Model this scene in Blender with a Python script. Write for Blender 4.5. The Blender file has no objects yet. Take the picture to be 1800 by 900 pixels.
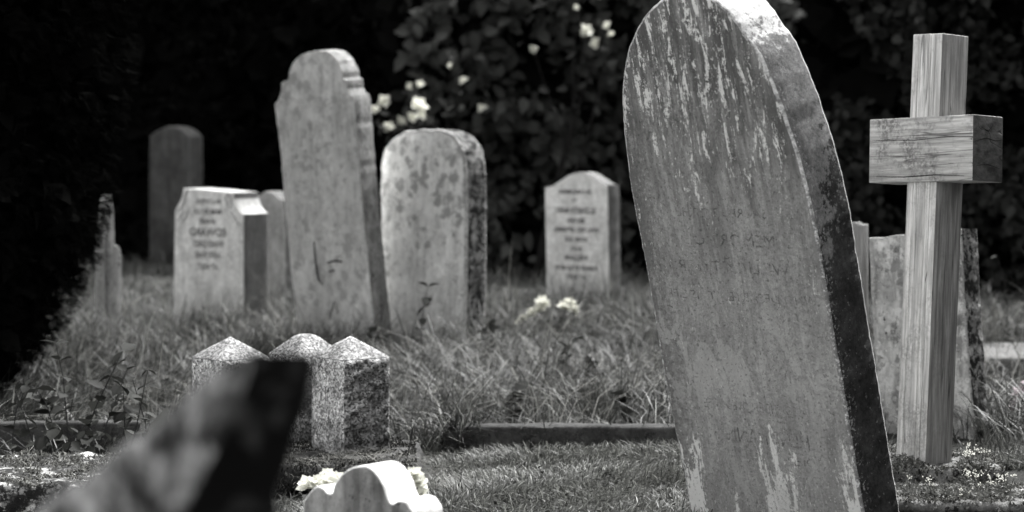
import bpy, bmesh, math, random
import numpy as np
from mathutils import Vector, Matrix, noise as mn
R = math.radians
random.seed(7); rng = np.random.default_rng(7)
S = bpy.context.scene
COL = S.collection
F = 4234.0; HZ = 228.0; CH = 1.03            # focal length in photo pixels, horizon row, eye height
CAM = Vector((0, 0, CH))

# ------------------------------------------------------------------ helpers
def tag(o, label=None, cat=None, group=None, kind=None):
    if label: o['label'] = label
    if cat: o['category'] = cat
    if group: o['group'] = group
    if kind: o['kind'] = kind
    return o
def link(name, me, mats, parent=None):
    o = bpy.data.objects.new(name, me); COL.objects.link(o)
    for m in (mats if isinstance(mats, (list, tuple)) else [mats]): me.materials.append(m)
    if parent: o.parent = parent
    return o
def empty(name, loc, rz=0):
    o = bpy.data.objects.new(name, None); COL.objects.link(o)
    o.location = loc; o.rotation_euler = (0, 0, rz); o.empty_display_size = .1
    return o
def at(px, py, d):
    return Vector(((px-900)/F*d, d, CH-(py-HZ)/F*d))
def ground_at(px, d): return Vector(((px-900)/F*d, d, 0))
def smooth(me, ang=40):
    me.polygons.foreach_set('use_smooth', [True]*len(me.polygons))
    me.set_sharp_from_angle(angle=R(ang))
def frame(px, py, d, yaw, pitch=0, roll=0):
    """yaw turns the face to the left, pitch>0 leans it forward"""
    return Matrix.Translation(at(px, py, d)) @ Matrix.Rotation(R(-yaw), 4, 'Z') @ Matrix.Rotation(R(pitch), 4, 'X') @ Matrix.Rotation(R(roll), 4, 'Y')
def uv(M, px, py, w=0.0):
    Mi = M.inverted(); o = Mi @ CAM
    dv = Mi.to_3x3() @ Vector(((px-900)/F, 1, -(py-HZ)/F))
    t = (w-o.y)/dv.y; p = o+t*dv
    return p.x, p.z

# ------------------------------------------------------------------ node helpers
class NT:
    def __init__(s, name):
        s.m = bpy.data.materials.new(name); s.m.use_nodes = True
        s.t = s.m.node_tree; s.n = s.t.nodes; s.l = s.t.links
        s.b = s.n['Principled BSDF']; s.out = s.n['Material Output']
        s.tc = s.n.new('ShaderNodeTexCoord'); s.co = s.tc.outputs['Object']
    def _in(s, sock, v):
        if hasattr(v, 'links') or isinstance(v, bpy.types.NodeSocket): s.l.new(v, sock)
        else: sock.default_value = v
    def map(s, sc=(1, 1, 1), loc=(0, 0, 0), co=None):
        k = s.n.new('ShaderNodeMapping'); s.l.new(co or s.co, k.inputs[0])
        k.inputs['Scale'].default_value = sc; k.inputs['Location'].default_value = loc
        return k.outputs[0]
    def noise(s, scale, detail=6, rough=.6, sc=(1, 1, 1), loc=(0, 0, 0), dist=0):
        k = s.n.new('ShaderNodeTexNoise'); s.l.new(s.map(sc, loc), k.inputs['Vector'])
        k.inputs['Scale'].default_value = scale; k.inputs['Detail'].default_value = detail
        k.inputs['Roughness'].default_value = rough; k.inputs['Distortion'].default_value = dist
        return k.outputs[0]
    def voro(s, scale, sc=(1, 1, 1), feature='F1', out='Distance', loc=(0, 0, 0)):
        k = s.n.new('ShaderNodeTexVoronoi'); k.feature = feature; s.l.new(s.map(sc, loc), k.inputs['Vector'])
        k.inputs['Scale'].default_value = scale
        return k.outputs[out]
    def rng(s, v, a, b, lo=0., hi=1., st=False):
        k = s.n.new('ShaderNodeMapRange'); s._in(k.inputs[0], v)
        k.interpolation_type = 'SMOOTHSTEP' if st else 'LINEAR'
        k.inputs[1].default_value = a; k.inputs[2].default_value = b
        k.inputs[3].default_value = lo; k.inputs[4].default_value = hi
        return k.outputs[0]
    def math(s, op, a, b=0.):
        k = s.n.new('ShaderNodeMath'); k.operation = op; s._in(k.inputs[0], a); s._in(k.inputs[1], b)
        return k.outputs[0]
    def mix(s, f, a, b):                      # grey values mixed as floats
        k = s.n.new('ShaderNodeMix'); k.data_type = 'FLOAT'
        s._in(k.inputs[0], f); s._in(k.inputs[2], a); s._in(k.inputs[3], b)
        return k.outputs[0]
    def xyz(s):
        k = s.n.new('ShaderNodeSeparateXYZ'); s.l.new(s.co, k.inputs[0]); return k.outputs
    def island(s):
        k = s.n.new('ShaderNodeNewGeometry'); return k.outputs['Random Per Island']
    def tint(s, v, t=(1, 1, 1)):
        k = s.n.new('ShaderNodeCombineColor')
        for i in range(3): s.l.new(s.math('MULTIPLY', v, float(t[i])), k.inputs[i])
        return k.outputs[0]
    def bump(s, h, strength=.5, dist=.01):
        k = s.n.new('ShaderNodeBump'); k.inputs['Strength'].default_value = strength
        k.inputs['Distance'].default_value = dist; s.l.new(h, k.inputs['Height'])
        s.l.new(k.outputs[0], s.b.inputs['Normal'])
    def done(s, v, t=(1, 1, 1), rough=.9, spec=.2):
        s.l.new(s.tint(v, t), s.b.inputs['Base Color'])
        s.b.inputs['Roughness'].default_value = rough
        s.b.inputs['Specular IOR Level'].default_value = spec
        return s.m

def stone(name, base=.4, dark=.2, light=.55, streak=.4, lstreak=.3, speck=.3, blotch=.0, bump=.5, seed=0., foot=0.,
          fine=45, t=(1, 1, .985), crust=0., ctop=None):
    """weathered stone: mottling, rain streaks, pale lichen specks, black algae blotches"""
    n = NT(name); L = (seed*3.1, seed*1.7, seed*2.3)
    a = n.noise(4.5, 8, .68, loc=L)
    f = n.noise(fine, 7, .75, loc=L)
    m = n.noise(19, 6, .7, sc=(1, 1, .45), loc=(L[0], 2, L[2]), dist=.4)
    v = n.mix(n.rng(a, .38, .62), dark, light)
    v = n.mix(.4, v, base)
    v = n.math('MULTIPLY', v, n.rng(f, .36, .64, .74, 1.26))
    v = n.math('MULTIPLY', v, n.rng(m, .38, .62, .80, 1.20))
    fj = n.rng(f, .2, .8, -.10, .10)
    s1 = n.math('ADD', n.noise(15, 6, .65, sc=(1.2, 1.2, .13), loc=L, dist=.5), fj)
    v = n.mix(n.math('MULTIPLY', n.rng(s1, .50, .62), streak), v, dark*.6)
    s2 = n.math('ADD', n.noise(20, 6, .65, sc=(1, 1, .15), loc=(9+L[0], 3, L[2]), dist=.6), fj)
    v = n.mix(n.math('MULTIPLY', n.rng(s2, .53, .62), lstreak), v, min(.85, light*1.25))
    pk = n.math('MULTIPLY', n.rng(n.noise(75, 4, .65, loc=L), .56, .61), n.rng(n.noise(6, 5, .6, loc=(4, L[1], 8)), .44, .56))
    v = n.mix(n.math('MULTIPLY', pk, speck), v, min(.85, light*1.6))
    dk = n.rng(n.noise(48, 5, .7, loc=(L[2], 1, L[0])), .58, .64)
    v = n.mix(n.math('MULTIPLY', dk, .45*streak+.1), v, dark*.4)
    if crust:                                  # round lichen crusts, pale and black, more of them towards the top where given
        ed = n.math('ADD', n.rng(f, .3, .7, -.22, .22), n.rng(n.noise(38, 6, .75, loc=L), .32, .68, -.34, .34))
        den = n.rng(n.noise(5, 4, .6, loc=(L[1], L[0], 2)), .42, .60)
        if ctop: den = n.math('MULTIPLY', den, n.rng(n.xyz()[2], ctop[0], ctop[1], .25, 1.25))
        for sc_, lo_, val in ((15, (3, 1, 4), min(.88, light*1.35)), (27, (8, 2, 1), min(.88, light*1.2)), (19, (1, 7, 9), dark*.55)):
            dd = n.math('ADD', n.voro(sc_, sc=(1, 1, .8), loc=(lo_[0]+L[0], lo_[1], lo_[2])), ed)
            v = n.mix(n.math('MULTIPLY', n.rng(n.math('SUBTRACT', dd, n.math('MULTIPLY', den, .34)), .0, .16, 1, 0), crust), v, val)
    if blotch:
        bl = n.noise(24, 7, .78, loc=(L[0], 7, 1))
        v = n.mix(n.rng(bl, .62-.2*blotch, .65-.17*blotch), v, .02)
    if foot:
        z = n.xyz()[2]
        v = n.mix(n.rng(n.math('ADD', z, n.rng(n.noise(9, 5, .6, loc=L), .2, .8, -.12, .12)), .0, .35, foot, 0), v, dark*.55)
    n.bump(n.math('ADD', n.math('MULTIPLY', a, .6), n.math('ADD', n.math('ADD', f, m), n.math('MULTIPLY', pk, .35))), bump, .008)
    return n.done(v, t)

def leafmat(name, v0, v1, t=(1, 1.03, .95), rough=.55, trans=.25, spec=.3, straw=0.):
    n = NT(name); i = n.island()
    v = n.mix(i, v0, v1)
    v = n.math('MULTIPLY', v, n.rng(n.noise(3., 3, .6), .3, .7, .7, 1.3))
    if straw: v = n.mix(n.rng(n.math('FRACT', n.math('MULTIPLY', i, 37.7)), 1-straw, 1-straw+.02), v, .22)
    m = n.done(v, t, rough, spec)
    if trans:
        tr = n.n.new('ShaderNodeBsdfTranslucent'); n.l.new(n.b.inputs['Base Color'].links[0].from_socket, tr.inputs[0])
        mx = n.n.new('ShaderNodeMixShader'); mx.inputs[0].default_value = trans
        n.l.new(n.b.outputs[0], mx.inputs[1]); n.l.new(tr.outputs[0], mx.inputs[2]); n.l.new(mx.outputs[0], n.out.inputs[0])
    return m
def plain(name, v, t=(1, 1, 1), rough=.8, var=.3, scale=20, trans=0):
    n = NT(name); f = n.noise(scale, 5, .6)
    x = n.math('MULTIPLY', n.rng(f, .3, .7, 1-var, 1+var), v)
    m = n.done(x, t, rough)
    n.bump(f, .3, .004)
    if trans:
        tr = n.n.new('ShaderNodeBsdfTranslucent'); n.l.new(n.b.inputs['Base Color'].links[0].from_socket, tr.inputs[0])
        mx = n.n.new('ShaderNodeMixShader'); mx.inputs[0].default_value = trans
        n.l.new(n.b.outputs[0], mx.inputs[1]); n.l.new(tr.outputs[0], mx.inputs[2]); n.l.new(mx.outputs[0], n.out.inputs[0])
    return m

# ------------------------------------------------------------------ slabs
def densify(pts, step):
    out = []
    for i, p in enumerate(pts):
        q = pts[(i+1) % len(pts)]; k = max(1, int(math.dist(p, q)/step))
        for j in range(k): out.append((p[0]+(q[0]-p[0])*j/k, p[1]+(q[1]-p[1])*j/k))
    return out
def spline(pts, closed_tail=2):
    """Catmull-Rom through the traced points, the last ones (the buried foot) kept straight"""
    out = []; n = len(pts)
    for i in range(n-1):
        if i >= n-1-closed_tail+1: out.append(pts[i]); continue
        p0 = pts[max(i-1, 0)]; p1 = pts[i]; p2 = pts[i+1]; p3 = pts[min(i+2, n-1)]
        for j in range(5):
            t = j/5
            out.append(tuple(.5*((2*p1[k])+(-p0[k]+p2[k])*t+(2*p0[k]-5*p1[k]+4*p2[k]-p3[k])*t*t+(-p0[k]+3*p1[k]-3*p2[k]+p3[k])*t**3) for k in (0, 1)))
    out.append(pts[-1]); return out
def slab(name, M, px, T, mats, label, cat='gravestone', group=None, bevel=.006, jit=.0015, curved=True, step=.02, rough=0., seed=0, chip=0.):
    """headstone: traced outline on its own tilted plane, real thickness T; mats = front, side, edge"""
    pts = [uv(M, *p) for p in (spline(px) if curved else px)]
    pts = densify(pts, step)
    pts = [(x+jit*2*mn.noise((x*30, z*30, seed))+jit*2*mn.noise((x*90, z*90, seed+5)), z+jit*2*mn.noise((x*30, z*30, seed+9))) for x, z in pts]
    if chip:                                  # knocks along the outline, always inwards
        cx = sum(p[0] for p in pts)/len(pts); cz = sum(p[1] for p in pts)/len(pts)
        def knock(x, z):
            q = max(0, mn.noise((x*13+seed, z*13, 1))-.22)+.7*max(0, mn.noise((x*34, z*34+seed, 4))-.28)
            L = math.hypot(x-cx, z-cz); k = chip*q/L
            return x-(x-cx)*k, z-(z-cz)*k
        pts = [knock(x, z) for x, z in pts]
    area = sum(pts[i][0]*pts[(i+1) % len(pts)][1]-pts[(i+1) % len(pts)][0]*pts[i][1] for i in range(len(pts)))
    if area > 0: pts.reverse()                        # clockwise seen from the front
    bm = bmesh.new(); rows = []
    K = max(2, int(T/.04))
    for k in range(K+1):
        y = T*k/K; row = []
        for x, z in pts:
            e = rough*mn.noise((x*22, z*22, y*22+seed)) if 0 < k < K else 0
            row.append(bm.verts.new((x+e, y, z+e)))
        rows.append(row)
    n = len(pts)
    f = bm.faces.new(rows[0][::-1] if False else rows[0]); f.material_index = 0
    b = bm.faces.new(rows[-1][::-1]); b.material_index = 0
    for k in range(K):
        for i in range(n):
            j = (i+1) % n
            q = bm.faces.new((rows[k][j], rows[k][i], rows[k+1][i], rows[k+1][j])); q.material_index = 1
    bmesh.ops.recalc_face_normals(bm, faces=bm.faces)
    if bevel:
        ed = [e for e in bm.edges if len(e.link_faces) == 2 and {e.link_faces[0].material_index, e.link_faces[1].material_index} == {0, 1}]
        bmesh.ops.bevel(bm, geom=ed, offset=bevel, segments=2, profile=.5, affect='EDGES', material=2, clamp_overlap=True)
    me = bpy.data.meshes.new(name); bm.to_mesh(me); bm.free(); smooth(me, 38)
    o = link(name, me, mats); o.matrix_world = M
    return tag(o, label, cat, group)

def lettering(parent, M, lines, mat, w=-.0012, bold=.0, name='inscription_line'):
    """the photograph shows every inscription mirror-reversed; so do these"""
    for body, x0, x1, py, h in lines:
        cu = bpy.data.curves.new('t', 'FONT'); cu.body = body; cu.align_x = 'CENTER'; cu.align_y = 'CENTER'
        cu.size = 1; cu.offset = bold; cu.resolution_u = 2
        ob = bpy.data.objects.new('t', cu); COL.objects.link(ob)
        dg = bpy.context.evaluated_depsgraph_get(); me = bpy.data.meshes.new_from_object(ob.evaluated_get(dg))
        xs = [v.co.x for v in me.vertices]; ys = [v.co.y for v in me.vertices]
        u0, z0 = uv(M, x0, py); u1, z1 = uv(M, x1, py); uc, zc = uv(M, (x0+x1)/2, py)
        zt = uv(M, (x0+x1)/2, py-h/2)[1]; zb = uv(M, (x0+x1)/2, py+h/2)[1]
        sx = (u1-u0)/(max(xs)-min(xs)); sy = (zt-zb)/(max(ys)-min(ys)); cx = (max(xs)+min(xs))/2; cy = (max(ys)+min(ys))/2
        V = []; Fc = []
        for v in me.vertices: V.append((uc-(v.co.x-cx)*sx, w, zc+(v.co.y-cy)*sy))
        for p in me.polygons: Fc.append(list(p.vertices))
        bpy.data.objects.remove(ob); bpy.data.curves.remove(cu); bpy.data.meshes.remove(me)
        me = bpy.data.meshes.new(name); me.from_pydata(V, [], Fc); link(name, me, mat, parent)

# ------------------------------------------------------------------ stamping many small pieces into one mesh
def stamp(name, tv, tf, pos, fr, sc, mat, parent=None):
    """copies of a small template (verts tv, faces tf) at pos with frames fr (N,3,3 columns) and scale sc (N,3)"""
    tv = np.asarray(tv, float); N = len(pos); k = len(tv)
    loc = tv[None]*sc[:, None, :]
    V = np.einsum('nij,nkj->nki', fr, loc)+pos[:, None, :]
    V = V.reshape(-1, 3)
    lens = np.array([len(f) for f in tf]); flat = np.concatenate([np.array(f) for f in tf])
    loops = (flat[None]+(np.arange(N)*k)[:, None]).ravel()
    tot = np.tile(lens, N); st = np.concatenate([[0], np.cumsum(tot)[:-1]])
    me = bpy.data.meshes.new(name)
    me.vertices.add(len(V)); me.vertices.foreach_set('co', V.ravel().astype(np.float32))
    me.loops.add(len(loops)); me.loops.foreach_set('vertex_index', loops.astype(np.int32))
    me.polygons.add(len(tot)); me.polygons.foreach_set('loop_start', st.astype(np.int32))
    me.polygons.foreach_set('use_smooth', np.ones(len(tot), bool))
    me.update(calc_edges=True); me.validate()
    return link(name, me, mat, parent)
def frames(dirv, upv):
    """columns: x side, y along dir, z normal"""
    y = dirv/np.linalg.norm(dirv, axis=1, keepdims=True)
    x = np.cross(y, upv); x /= np.linalg.norm(x, axis=1, keepdims=True)+1e-9
    z = np.cross(x, y)
    return np.stack([x, y, z], axis=2)
def sphere_dirs(n):
    v = rng.normal(size=(n, 3)); return v/np.linalg.norm(v, axis=1, keepdims=True)
LEAF_V = [(0, 0, 0), (-.36, .3, .06), (0, .3, -.05), (.36, .3, .06), (-.34, .62, .03), (0, .64, -.06), (.34, .62, .03), (0, 1, -.14)]
LEAF_F = [(0, 2, 1), (0, 3, 2), (1, 2, 5, 4), (2, 3, 6, 5), (4, 5, 7), (5, 6, 7)]
SPRIG_V, SPRIG_F = [], []
for i in range(9):
    y = .08+i*.1
    for s in (-1, 1):
        b = len(SPRIG_V); L = .42*(1-.5*abs(i-3)/6)
        SPRIG_V += [(0, y-.02, 0), (s*L, y+.26, -.05+.03*(i % 3)), (0, y+.03, 0)]; SPRIG_F.append((b, b+1, b+2))
b = len(SPRIG_V); SPRIG_V += [(-.02, 0, 0), (.02, 0, 0), (0, 1.05, -.06)]; SPRIG_F.append((b, b+1, b+2))
BLADE_F = [(0, 1, 3, 2), (2, 3, 5, 4), (4, 5, 6)]
def blades(name, pos, h, bend, width, mat, parent=None, az=None, flat=0.):
    """grass: each blade a bent tapering ribbon of its own"""
    N = len(pos); az = rng.uniform(0, 2*np.pi, N) if az is None else az
    d = np.stack([np.cos(az), np.sin(az), np.zeros(N)], 1); tw = az+np.pi/2+rng.normal(0, .5, N)
    s = np.stack([np.cos(tw), np.sin(tw), np.zeros(N)], 1)
    up = np.array([0, 0, 1.])
    V = np.zeros((N, 7, 3))
    for k, (t, wd) in enumerate([(0, 1), (.4, .85), (.75, .55), (1, 0)]):
        c = pos+d*(h*bend*(t**1.8))[:, None]+up*(h*(t-.42*np.minimum(bend, 1.6)*t*t))[:, None]
        if k < 3:
            V[:, 2*k] = c-s*(width*wd/2)[:, None]; V[:, 2*k+1] = c+s*(width*wd/2)[:, None]
        else: V[:, 6] = c
    V = V.reshape(-1, 3)
    flat_i = np.array([0, 1, 3, 2, 2, 3, 5, 4, 4, 5, 6]); lens = np.array([4, 4, 3])
    loops = (flat_i[None]+(np.arange(N)*7)[:, None]).ravel(); tot = np.tile(lens, N); st = np.concatenate([[0], np.cumsum(tot)[:-1]])
    me = bpy.data.meshes.new(name)
    me.vertices.add(len(V)); me.vertices.foreach_set('co', V.ravel().astype(np.float32))
    me.loops.add(len(loops)); me.loops.foreach_set('vertex_index', loops.astype(np.int32))
    me.polygons.add(len(tot)); me.polygons.foreach_set('loop_start', st.astype(np.int32))
    me.polygons.foreach_set('use_smooth', np.ones(len(tot), bool))
    me.update(calc_edges=True)
    return link(name, me, mat, parent)
def tube(bm, pts, radii, seg=6):
    rings = []
    for i, p in enumerate(pts):
        p = Vector(p); a = Vector(pts[max(i-1, 0)]); b = Vector(pts[min(i+1, len(pts)-1)]); d = (b-a).normalized()
        x = d.orthogonal().normalized(); y = d.cross(x)
        rings.append([bm.verts.new(p+(x*math.cos(2*math.pi*k/seg)+y*math.sin(2*math.pi*k/seg))*radii[i]) for k in range(seg)])
    for i in range(len(rings)-1):
        for k in range(seg): bm.faces.new((rings[i][k], rings[i][(k+1) % seg], rings[i+1][(k+1) % seg], rings[i+1][k]))
    bm.faces.new(rings[0][::-1]); bm.faces.new(rings[-1])
def bm_obj(name, bm, mat, parent=None, ang=50):
    bmesh.ops.recalc_face_normals(bm, faces=bm.faces)
    me = bpy.data.meshes.new(name); bm.to_mesh(me); bm.free(); smooth(me, ang)
    return link(name, me, mat, parent)
def block(sx, sy, sz, cuts=6, rough=.006, sc=14, seed=0, bevel=.012):
    """roughly hewn block, base at z=0, centred in x and y"""
    bm = bmesh.new(); bmesh.ops.create_cube(bm, size=1)
    for v in bm.verts: v.co = Vector((v.co.x*sx, v.co.y*sy, (v.co.z+.5)*sz))
    bmesh.ops.bevel(bm, geom=list(bm.edges), offset=bevel, segments=2, affect='EDGES', profile=.5)
    step = max(sx, sy, sz)/cuts
    for _ in range(4):
        long = [e for e in bm.edges if e.calc_length() > step*1.4]
        if not long: break
        bmesh.ops.subdivide_edges(bm, edges=long, cuts=1, use_grid_fill=True)
    bmesh.ops.triangulate(bm, faces=[f for f in bm.faces if len(f.verts) > 4])
    bm.normal_update()
    for v in bm.verts:
        v.co += v.normal*rough*(mn.noise(v.co*sc+Vector((seed, 0, 0)))+.5*mn.noise(v.co*sc*3+Vector((seed, 5, 0))))
    return bm
def gz(x, y):
    return .03*mn.noise((x*.9, y*.9, 3))+.012*mn.noise((x*3, y*3, 8))
def gza(P):
    return np.array([gz(a, b) for a, b in P])

# ------------------------------------------------------------------ camera, sky, sun
cam = bpy.data.cameras.new('camera'); co = bpy.data.objects.new('camera', cam); COL.objects.link(co)
co.location = CAM; co.rotation_euler = (R(90), 0, 0)
cam.sensor_width = 36; cam.lens = 36*F/1800; cam.shift_y = -(450-HZ)/1800
cam.clip_start = .05; cam.clip_end = 2000
cam.dof.use_dof = True; cam.dof.focus_distance = 6.55; cam.dof.aperture_fstop = (cam.lens/1000)/.0245; cam.dof.aperture_blades = 0
S.camera = co
SUN = Vector((.36, .50, .80)).normalized()
el = math.asin(SUN.z); az = math.atan2(SUN.x, SUN.y)
w = bpy.data.worlds.new('World'); S.world = w; w.use_nodes = True
wn = w.node_tree.nodes; wl = w.node_tree.links; bg = wn['Background']
sky = wn.new('ShaderNodeTexSky'); sky.sky_type = 'NISHITA'; sky.sun_disc = False; sky.sun_elevation = el; sky.sun_rotation = az
bw = wn.new('ShaderNodeRGBToBW'); wl.new(sky.outputs[0], bw.inputs[0]); wl.new(bw.outputs[0], bg.inputs[0])
bg.inputs[1].default_value = .15; sky.dust_density = 4; sky.air_density = 1.5
sl = bpy.data.lights.new('sun', 'SUN'); sl.energy = 2.0; sl.angle = R(.6); sl.color = (1, .995, .985)
so = bpy.data.objects.new('sun', sl); COL.objects.link(so); so.rotation_euler = (-SUN).to_track_quat('-Z', 'Y').to_euler(); so.location = SUN*40
S.view_settings.view_transform = 'Standard'; S.view_settings.look = 'None'; S.view_settings.gamma = 1; S.view_settings.exposure = 1.9
S.cycles.max_bounces = 6; S.cycles.transparent_max_bounces = 8

# ------------------------------------------------------------------ ground
def build_ground():
    xs = np.concatenate([[-400, -120, -50, -25, -14], np.arange(-9, 9.01, .12), [14, 25, 50, 120, 400]])
    ys = np.concatenate([[-150, -50, -15, -4], np.arange(0, 24, .12), [28, 35, 50, 100, 250, 900]])
    V = [(x, y, gz(x, y) if abs(x) < 14 and -4 < y < 28 else 0) for y in ys for x in xs]
    nx = len(xs); Fc = [(j*nx+i, j*nx+i+1, (j+1)*nx+i+1, (j+1)*nx+i) for j in range(len(ys)-1) for i in range(nx-1)]
    me = bpy.data.meshes.new('ground'); me.from_pydata(V, [], Fc); smooth(me, 180)
    n = NT('turf_soil'); a = n.noise(2.2, 8, .65); f = n.noise(60, 6, .75)
    v = n.math('MULTIPLY', n.mix(n.rng(a, .35, .65), .022, .055), n.rng(f, .25, .75, .5, 1.5))
    n.bump(f, .8, .03)
    o = link('ground', me, n.done(v, (1, 1.02, .95)))
    tag(o, kind='structure')
build_ground()

# ------------------------------------------------------------------ materials
M_grass = leafmat('meadow_grass', .012, .056, (1, 1.02, .96), .5, .3, .3, .10)
M_short = leafmat('short_grass', .024, .12, (1, 1.02, .95), .5, .3, .3, .14)
M_moss = leafmat('moss', .006, .16, (1, 1, .94), .8, .15, .1, .10)
M_straw = leafmat('dry_straw', .05, .24, (1, .99, .93), .8, .2, .1)
M_yew = leafmat('yew_needles', .0012, .005, (1, 1.01, .97), 1., .05, .0)
M_laurel = leafmat('laurel_leaf', .020, .060, (1, 1.02, .97), .7, .10, .05)
M_ivy = leafmat('ivy_leaf', .012, .045, (1, 1.02, .97), .7, .10, .05)
M_dark = leafmat('evergreen_leaf', .002, .006, (1, 1.01, .97), 1., .03, .0)
M_weed = leafmat('weed_leaf', .014, .045, (1, 1.03, .95), .7, .2, .1)
M_stem = plain('weed_stem', .03)
M_stonecrop = leafmat('stonecrop_leaf', .07, .20, (1, 1.01, .96), .6, .15, .2)
M_petal = plain('white_petal', .78, (1, 1, .93), .6, .1, trans=.35)
M_blossom = leafmat('pale_blossom', .45, .85, (1, 1, .90), .6, .4, .2)
M_pink = leafmat('pink_petal', .40, .65, (1, .86, .92), .6, .3, .2)
M_bark = plain('bark', .012, (1, .97, .93), .95, .6, 18)
M_ink = plain('worn_lettering', .085, var=.2)
M_ink2 = plain('faded_lettering', .13, var=.3)
def eroded():
    n = NT('eroded_carving'); v = n.math('MULTIPLY', n.rng(n.noise(60, 4, .6), .3, .7, .6, 1.3), .10)
    m = n.done(v)
    tr = n.n.new('ShaderNodeBsdfTransparent'); mx = n.n.new('ShaderNodeMixShader')
    e = n.rng(n.noise(34, 5, .7, loc=(2, 5, 1)), .45, .60, 0, .48)
    n.l.new(e, mx.inputs[0]); n.l.new(tr.outputs[0], mx.inputs[1]); n.l.new(n.b.outputs[0], mx.inputs[2]); n.l.new(mx.outputs[0], n.out.inputs[0])
    return m
M_erode = eroded()

# ------------------------------------------------------------------ the large leaning headstone
def main_front():
    n = NT('leaning_stone_face'); z = n.xyz()[2]; x = n.xyz()[0]
    a = n.noise(5, 8, .68); f = n.noise(75, 7, .78); f2 = n.noise(200, 5, .75)
    fs = n.noise(46, 7, .72, sc=(1, 1, .2), loc=(1, 0, 3), dist=.6)          # fine vertical grain
    v = n.mix(n.rng(a, .38, .62), .28, .38)
    v = n.math('MULTIPLY', v, n.rng(f, .36, .64, .74, 1.26))
    v = n.math('MULTIPLY', v, n.rng(f2, .36, .64, .84, 1.16))
    fj = n.rng(f, .25, .75, -.13, .13)
    # dark algae towards the top and along the left edge, in rain streaks
    st = n.math('ADD', n.noise(13, 7, .68, sc=(1.3, 1, .14), dist=.7), n.math('MULTIPLY', fj, .5))
    up = n.rng(n.math('ADD', z, n.rng(n.noise(5, 5, .65, loc=(3, 0, 0)), .3, .7, -.22, .22)), .72, 1.25)
    v = n.math('MULTIPLY', v, n.mix(up, n.rng(fs, .38, .62, .86, 1.14), n.rng(fs, .38, .62, .55, 1.45)))
    v = n.mix(n.math('MULTIPLY', up, n.rng(st, .38, .58, .25, .95)), v, .075)
    v = n.mix(n.math('MULTIPLY', n.rng(st, .52, .62), .30), v, .17)
    lf = n.rng(n.math('ADD', x, n.rng(f, .3, .7, -.03, .03)), -.315, -.235, .75, 0)
    v = n.mix(lf, v, .12)
    # pale smooth patches with drip outlines in the middle
    pt = n.math('ADD', n.noise(8, 6, .58, sc=(1.5, 1, .6), loc=(1.3, 0, .4), dist=1.0), n.math('MULTIPLY', fj, .25))
    mid = n.math('MULTIPLY', n.rng(z, .25, .45), n.rng(z, .60, .70, 1, 0))
    v = n.mix(n.math('MULTIPLY', n.math('MULTIPLY', n.rng(pt, .545, .565), mid), .45), v, .52)
    # lichen drips: white streaks near the top and near the foot, crumbs all over
    d1 = n.math('ADD', n.noise(40, 7, .72, sc=(1.1, 1, .22), loc=(5, 0, 2), dist=.6), n.math('MULTIPLY', fj, .9))
    topm = n.rng(z, .80, 1.2); footm = n.math('MULTIPLY', n.rng(z, .40, .12), n.rng(n.noise(5, 3, .5, loc=(0, 2, 9), sc=(1.5, 1, .3)), .44, .56))
    msk = n.math('MAXIMUM', n.math('MULTIPLY', topm, .8), n.math('MULTIPLY', footm, 1.9))
    v = n.mix(n.math('MULTIPLY', n.rng(n.math('ADD', d1, n.math('MULTIPLY', msk, .15)), .665, .70), .92), v, .80)
    g1 = n.math('ADD', n.noise(24, 7, .7, sc=(1.1, 1, .16), loc=(15, 0, 2), dist=.6), n.math('MULTIPLY', fj, .7))
    v = n.mix(n.math('MULTIPLY', n.rng(g1, .55, .63), .35), v, .50)
    cr = n.math('MULTIPLY', n.rng(n.noise(150, 4, .65, sc=(1, 1, .55)), .58, .62), n.rng(n.noise(10, 6, .65, sc=(1.6, 1, .3), loc=(6, 6, 6)), .47, .58))
    v = n.mix(n.math('MULTIPLY', cr, .85), v, .70)
    pits = n.rng(n.noise(110, 5, .65, loc=(8, 8, 8)), .36, .41, 1, 0)
    v = n.mix(n.math('MULTIPLY', pits, .5), v, .06)
    h = n.math('ADD', n.math('MULTIPLY', f, .8), n.math('ADD', n.math('MULTIPLY', fs, .6), n.math('SUBTRACT', n.math('MULTIPLY', cr, .5), n.math('MULTIPLY', pits, .4))))
    n.bump(h, .7, .006)
    return n.done(v, (1, 1, .985))
def main_side():
    n = NT('leaning_stone_edge'); z = n.xyz()[2]; y = n.xyz()[1]
    f = n.noise(70, 7, .78); g = n.noise(26, 7, .78)
    gr = n.math('MULTIPLY', n.math('MULTIPLY', n.rng(f, .36, .64, .6, 1.4), n.rng(g, .4, .6, .8, 1.2)), .17)
    wh = n.rng(n.math('ADD', z, n.rng(g, .3, .7, -.10, .10)), 1.335, 1.36)
    v = n.mix(wh, gr, n.math('MULTIPLY', n.rng(f, .36, .64, .7, 1.2), .62))
    # black algae: everything low, with a torn upper limit, less of it by the front arris
    lim = n.math('ADD', z, n.math('ADD', n.rng(g, .3, .7, -.24, .24), n.rng(y, 0, .12, .26, -.02)))
    blk = n.math('MULTIPLY', n.mix(n.rng(n.noise(11, 7, .7), .4, .6), .018, .05), n.rng(f, .36, .64, .5, 1.5))
    v = n.mix(n.rng(lim, .985, 1.005, 1, 0), v, blk)
    sp = n.math('MULTIPLY', n.rng(n.noise(120, 3, .6, loc=(3, 1, 2)), .58, .62), n.rng(n.math('ADD', y, n.rng(g, .3, .7, -.03, .03)), .012, .04, .9, .0))
    sp2 = n.math('MULTIPLY', n.rng(n.noise(105, 2, .5, loc=(5, 9, 2)), .68, .70), .35)
    v = n.mix(n.math('MAXIMUM', sp, sp2), v, .40)
    n.bump(n.math('ADD', f, g), .6, .008)
    return n.done(v)
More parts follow.
